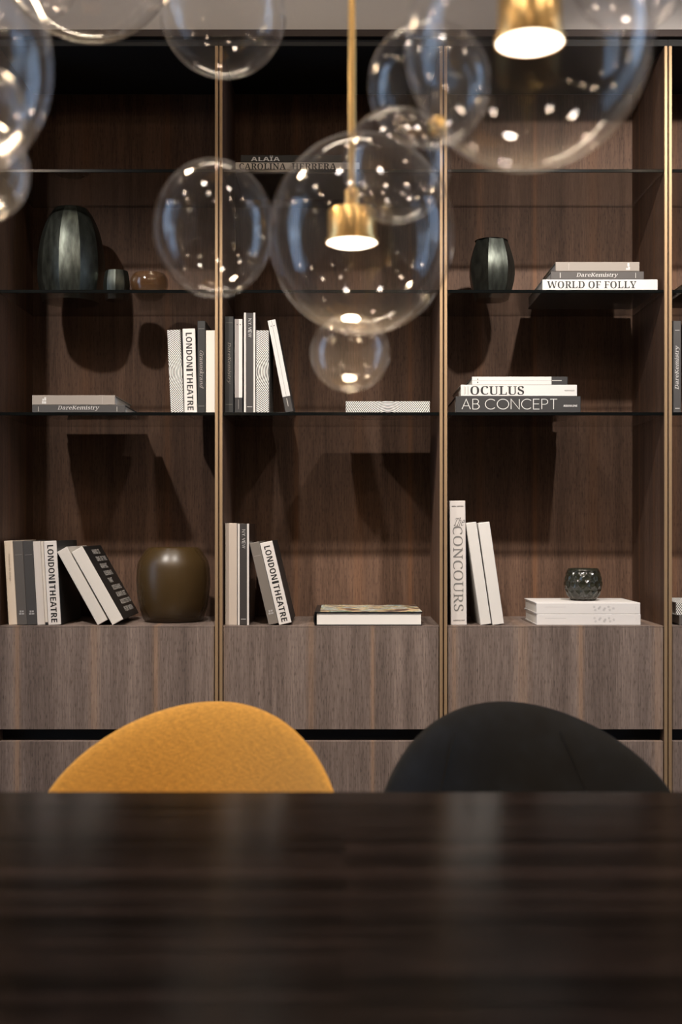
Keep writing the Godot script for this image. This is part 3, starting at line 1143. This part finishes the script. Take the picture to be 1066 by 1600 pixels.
func picture_material(L: float, W: float) -> StandardMaterial3D:
	var n := FastNoiseLite.new()
	n.seed = 77
	n.frequency = 0.012
	n.fractal_octaves = 3
	var ramp := [rgb(70, 52, 48), rgb(110, 92, 80), rgb(176, 150, 118), rgb(206, 180, 140), rgb(92, 112, 78), rgb(190, 196, 196), rgb(120, 128, 130)]
	var im := Image.create_empty(256, 256, false, Image.FORMAT_RGB8)
	for yy in 256:
		for x in 256:
			var v := clampf(n.get_noise_2d(x, yy * 1.3) * 1.3 + 0.5, 0.0, 0.999) * (ramp.size() - 1)
			im.set_pixel(x, yy, ramp[int(v)].lerp(ramp[int(v) + 1], smoothstep(0.25, 0.75, v - int(v))))
	var m := mat("cover_picture", Color.WHITE, 0.35)
	m.albedo_texture = ImageTexture.create_from_image(im)
	tri_map(m, Vector3(1.0 / L, 1.0, 1.0 / W))
	return m

func books_right() -> void:
	var z := 3.17
	var y: float = BASE
	var g := "books on the base shelf at the right"
	var T := 24.6 * PX
	var H := 194.5 * PX
	var b := book("book", "tall white book with large grey serif capitals down its spine against the bronze upright", g, 705, y, z, T, H, 0.25, {"cover": Color(0.742, 0.718, 0.700), "lean": 0.7})
	title(b, T, H, "CONCOURS", "serif", 0.068, 0.296, 0.0075, 0.034, Color(0.42, 0.41, 0.40))
	level_title(b, "The", "serif", 0.008, 0.035, H - 0.067, H - 0.045, Color(0.32, 0.31, 0.3), 0.35)
	level_title(b, "KEN GROSS", "sans_bold", 0.006, 0.0365, H - 0.0165, H - 0.0135, INK)
	level_title(b, "ASSOULINE", "sans_bold", 0.006, 0.0365, 0.0115, 0.0148, INK)
	b = book("book", "plain white book leaning directly on the tall lettered white book", g, 751.4, y, z, 16.6 * PX, 161 * PX, 0.24, {"cover": Color(0.750, 0.736, 0.714), "lean": 8.35})
	b = book("book", "plain white book leaning outermost, right of another plain white one", g, 769.9, y, z, 18.2 * PX, 161 * PX, 0.24, {"cover": Color(0.760, 0.745, 0.724), "lean": 8.2})
	T = 17.6 * PX
	H = 162.5 * PX
	for k in 2:
		b = book("book", "white book with faint floral print lying directly on the base shelf at the right" if k == 0 else "white book with faint floral print lying under the honeycomb glass bowl", g, 839.0 - k * 0.6, y + T * k, z, T, H, 0.215, {"cover": Color(0.769, 0.754, 0.742), "lying": true})
		var pale := Color(0.684, 0.675, 0.670)
		marks(b, "faint_print", [[T * 0.6, T * 0.64, H - 0.078, H - 0.022], [T * 0.4, T * 0.7, 0.012, 0.0128]], pale, 0.0001)
		var st := mb()
		for i in 9:
			var c := Vector3(T * (0.5 + 0.16 * sin(i * 2.1)), 0.072 + 0.011 * (i % 5) + 0.002 * i, 0.0002)
			for q in 5:
				var a := TAU * q / 5.0 + i
				var e := Vector3(cos(a), sin(a), 0) * 0.0042
				var s := Vector3(-e.y, e.x, 0) * 0.28
				quad(st, c, c + e * 0.55 + s, c + e, c + e * 0.55 - s, Vector3(0, 0, 1))
		part("floral_print", st, paper(pale), b, b.get_meta("pre"))
	# stack on the lower glass shelf
	y = SHELVES[2]
	g = "stacked books on the lower glass shelf at the right"
	T = 26.0 * PX
	H = 195.8 * PX
	b = book("book", "black book with thin white capitals at the bottom of the glass shelf stack", g, 712, y, z, T, H, 0.25, {"cover": Color(0.135, 0.13, 0.13), "lying": true})
	title(b, T, H, "AB CONCEPT", "stroke", 0.0165, 0.272, 0.0085, 0.0385, Color(0.777, 0.772, 0.760), false, 0.0, 0.06)
	title(b, T, H, "ASSOULINE", "sans_bold", 0.289, 0.326, 0.0165, 0.0215, Color(0.777, 0.772, 0.760))
	var y2 := y + T
	T = 18.0 * PX
	H = 182.0 * PX
	b = book("book", "white book with bold black serif capitals, middle of the glass shelf stack", g, 720, y2, z, T, H, 0.25, {"cover": WHITE, "lying": true})
	title(b, T, H, "OCULUS", "serif_bold", 0.026, 0.170, 0.0035, 0.0275, INK)
	title(b, T, H, "ASSOULINE", "sans", 0.278, 0.305, 0.0135, 0.017, INK)
	marks(b, "faint_print", [[0.004, T - 0.004, H - 0.0105, H - 0.0095], [0.006, T - 0.006, H - 0.0135, H - 0.0125], [0.004, T - 0.004, H - 0.0205, H - 0.0192]], Color(0.5, 0.49, 0.48))
	y2 += T
	T = 12.8 * PX
	H = 149.5 * PX
	b = book("book", "slim white book with a black end on top of the glass shelf stack", g, 737.8, y2, z, T, H, 0.23, {"cover": Color(0.11, 0.105, 0.105), "lying": true})
	marks(b, "white_field", [[0.0005, T * 0.49, 0.0435, H + 0.0001], [T * 0.51, T - 0.0005, 0.0435, H + 0.0001]], WHITE)
	marks(b, "dot", [[T * 0.22, T * 0.36, H - 0.0165, H - 0.014], [T * 0.6, T * 0.74, H - 0.0165, H - 0.014]], INK, 0.0006)
	marks(b, "spine_rule", [[T * 0.48, T * 0.56, 0.016, 0.042]], Color(0.698, 0.679, 0.660))
	# stack on the upper glass shelf
	y = SHELVES[1]
	g = "stacked books on the upper glass shelf at the right"
	T = 18.4 * PX
	H = 180.5 * PX
	b = book("book", "long white book with tall black serif capitals at the bottom of the upper stack", g, 847.7, y, z, T, H, 0.26, {"cover": WHITE, "lying": true})
	title(b, T, H, "WORLD OF FOLLY", "serif_bold", 0.012, 0.252, 0.0075, 0.027, INK)
	marks(b, "faint_print", [[0.006, T - 0.004, 0.008, 0.0086], [0.008, T - 0.004, 0.018, 0.0186]], Color(0.684, 0.675, 0.660))
	y2 = y + T
	T = 12.6 * PX
	H = 146 * PX
	b = book("book", "dark grey book with white italic title in the middle of the upper stack", g, 860.7, y2, z, T, H, 0.22, {"cover": Color(0.25, 0.23, 0.22), "lying": true})
	title(b, T, H, "DareKemistry", "serif", 0.068, 0.178, 0.004, 0.0175, WHITE, false, 0.03)
	marks(b, "spine_rule", [[0.004, T - 0.004, H - 0.0262, H - 0.025], [0.004, T - 0.004, 0.022, 0.0232]], WHITE)
	y2 += T
	T = 14.8 * PX
	H = 131.5 * PX
	b = book("book", "taupe book with a small white mark on top of the upper stack", g, 868.2, y2, z, T, H, 0.24, {"cover": TAUPE, "lying": true})
	marks(b, "spine_mark", [[0.004, 0.012, 0.026, 0.031], [0.013, 0.022, 0.0275, 0.0325], [0.004, 0.009, 0.0318, 0.036]], WHITE)
	marks(b, "spine_rule", [[0.004, T - 0.004, H - 0.036, H - 0.0352]], Color(0.7, 0.67, 0.64))
	# the unit cut by the right edge
	g = "books in the unit at the right edge"
	T = 12.4 * PX
	H = 144 * PX
	b = book("book", "dark grey upright book with white italic title at the right edge", g, 1052.3, SHELVES[2], z, T, H, 0.23, {"cover": Color(0.23, 0.22, 0.215)})
	title(b, T, H, "DareKemistry", "serif", 0.062, 0.178, 0.004, 0.017, WHITE, true, 0.03)
	marks(b, "spine_rule", [[0.005, T - 0.004, 0.0115, 0.0128], [0.005, T - 0.004, H - 0.026, H - 0.025]], WHITE)
	book("book", "pale book lying on the upper glass shelf, only its side showing at the right edge", g, 1071, SHELVES[1], z, 0.026, 0.25, 0.24, {"cover": Color(0.62, 0.52, 0.42), "lying": true})
	T = 0.0265
	b = book("book", "dark grey book lying under the striped one at the right edge", g, 1061.5, BASE, z, T, 0.235, 0.2, {"cover": GREY, "lying": true})
	zigzag_book(1056.6, BASE + T, z, 0.0355, 0.225, 0.21, {"lying": true}, "black and white striped book lying on a grey one at the right edge", g)

# ---------------------------------------------------------------- vessels
func vessels() -> void:
	# large ribbed vase
	var z := 3.335
	var v := thing("ribbed_vase", "large dark metallic vase with broad upright ribs on the left glass shelf", "vase", Vector3(spot(111.5, z), SHELVES[1], -z))
	var prof := []
	for k in 25:
		var t := k / 24.0
		var y := 0.263 * t
		var r: float
		if t < 0.3:
			r = 0.078 + 0.0155 * sin(t / 0.3 * PI / 2)
		else:
			r = 0.0935 * pow(1.0 - pow((t - 0.3) / 0.7, 2.3) * 0.72, 0.55)
		prof.append(Vector2(r, y))
	var st := mb()
	faceted(st, prof, 10, deg_to_rad(-8), 0.03)
	part("body", st, mats.glazed_metal, v)
	st = mb()
	lathe(st, [Vector2(0.047, 0.2625), Vector2(0.0385, 0.2655), Vector2(0.034, 0.262), Vector2(0.05, 0.2), Vector2(0.0, 0.19)], 40)
	part("rim", st, mats.glazed_metal, v)
	# small cup
	z = 3.30
	v = thing("ribbed_cup", "small dark metallic cup with flat ribs between the large vase and the amber bowl", "cup", Vector3(spot(182.5, z), SHELVES[1], -z))
	prof = []
	for k in 13:
		var t := k / 12.0
		prof.append(Vector2(0.037 * (0.74 + 0.26 * sin((0.12 + 0.76 * t) * PI)), 0.081 * t))
	st = mb()
	faceted(st, prof, 9, deg_to_rad(5), 0.03)
	part("body", st, mats.glazed_metal, v)
	st = mb()
	lathe(st, [Vector2(0.030, 0.0805), Vector2(0.026, 0.0800), Vector2(0.025, 0.04), Vector2(0.0, 0.03)], 32)
	part("rim", st, mats.glazed_metal, v)
	# amber bowl
	v = thing("glass_bowl", "low rounded amber glass bowl right of the small metallic cup", "bowl", Vector3(spot(233.5, z), SHELVES[1], -z))
	st = mb()
	lathe(st, [Vector2(0.0, 0.001), Vector2(0.024, 0.001), Vector2(0.036, 0.008), Vector2(0.047, 0.024), Vector2(0.0525, 0.042), Vector2(0.0515, 0.058), Vector2(0.0465, 0.069), Vector2(0.0425, 0.0735), Vector2(0.0395, 0.0735), Vector2(0.0425, 0.067), Vector2(0.0475, 0.056), Vector2(0.0485, 0.042), Vector2(0.0435, 0.026), Vector2(0.033, 0.012), Vector2(0.0, 0.008)], 56)
	part("body", st, mats.amber_bowl_glass, v)
	# amber vase on the base shelf
	z = 3.31
	v = thing("glass_vase", "squat dark amber glass vase with cut shoulders beside the tilted books", "vase", Vector3(spot(271.0, z), BASE, -z))
	prof = []
	for q in [[0.0, 0.001], [0.075, 0.001], [0.083, 0.006], [0.094, 0.04], [0.1005, 0.08], [0.1025, 0.115], [0.1005, 0.15], [0.096, 0.17], [0.078, 0.198], [0.072, 0.204], [0.066, 0.207], [0.062, 0.205], [0.066, 0.196], [0.088, 0.168], [0.094, 0.115], [0.086, 0.04], [0.070, 0.012], [0.0, 0.012]]:
		prof.append(Vector2(q[0], q[1]))
	st = mb()
	lathe(st, prof, 56)
	part("body", st, mats.amber_glass, v)
	# faceted vase
	z = 3.30
	v = thing("faceted_vase", "dark green barrel shaped vase with broad flat facets on the right glass shelf", "vase", Vector3(spot(768, z), SHELVES[1], -z))
	prof = []
	for k in 21:
		var t := k / 20.0
		prof.append(Vector2(0.0655 * (0.68 + 0.32 * sin(clampf(t * 0.96 + 0.03, 0, 1) * PI)), 0.166 * t))
	st = mb()
	faceted(st, prof, 7, deg_to_rad(-14.6), 0.02)
	part("body", st, mats.glazed_metal, v)
	st = mb()
	lathe(st, [Vector2(0.046, 0.1655), Vector2(0.040, 0.1675), Vector2(0.036, 0.165), Vector2(0.045, 0.11), Vector2(0.0, 0.1)], 40)
	part("rim", st, mats.glazed_metal, v)
	# honeycomb bowl on the two lying books
	z = 3.28
	v = thing("honeycomb_bowl", "smoky green glass bowl cut in a honeycomb, on the two white books", "bowl", Vector3(spot(911.5, z), BASE + 35.2 * PX, -z))
	prof = []
	for q in [[0.034, 0.0], [0.043, 0.010], [0.050, 0.024], [0.0535, 0.040], [0.0535, 0.054], [0.0505, 0.070], [0.044, 0.084], [0.040, 0.089]]:
		prof.append(Vector2(q[0], q[1]))
	var curve := Curve2D.new()
	for p in prof:
		curve.add_point(p)
	var pts := []
	var rows := 56
	var refs := []
	for i in rows + 1:
		var p := curve.sample_baked(curve.get_baked_length() * i / rows, true)
		var row := []
		var ref := []
		for j in 145:
			var t := TAU * j / 144.0
			ref.append(Vector3(sin(t), 0, cos(t)))
			# distance to the nearest hexagon centre, on a staggered lattice of 14 by 7
			var best := 9.0
			var gy := p.y / 0.0155
			for dy in [-1, 0, 1]:
				var ry: int = roundi(gy) + dy
				var gx: float = t / TAU * 14.0 + (0.5 if posmod(ry, 2) == 1 else 0.0)
				var fx: float = gx - roundf(gx)
				best = minf(best, Vector2(fx * 1.0, (gy - ry) * 0.68).length())
			var dent := 0.0055 * maxf(0.0, 1.0 - pow(best / 0.58, 2.0)) if p.y < 0.082 else 0.0
			row.append(Vector3(sin(t), 0, cos(t)) * (p.x - dent) + Vector3(0, p.y, 0))
		pts.append(row)
		refs.append(ref)
	st = mb()
	sheet(st, pts, normals_of(pts, true, refs))
	lathe(st, [Vector2(0.040, 0.089), Vector2(0.0365, 0.0885), Vector2(0.046, 0.062), Vector2(0.047, 0.045), Vector2(0.036, 0.012), Vector2(0.0, 0.008)], 48)
	lathe(st, [Vector2(0.0, 0.0005), Vector2(0.034, 0.0)], 48)
	part("body", st, mats.honeycomb_glass, v)
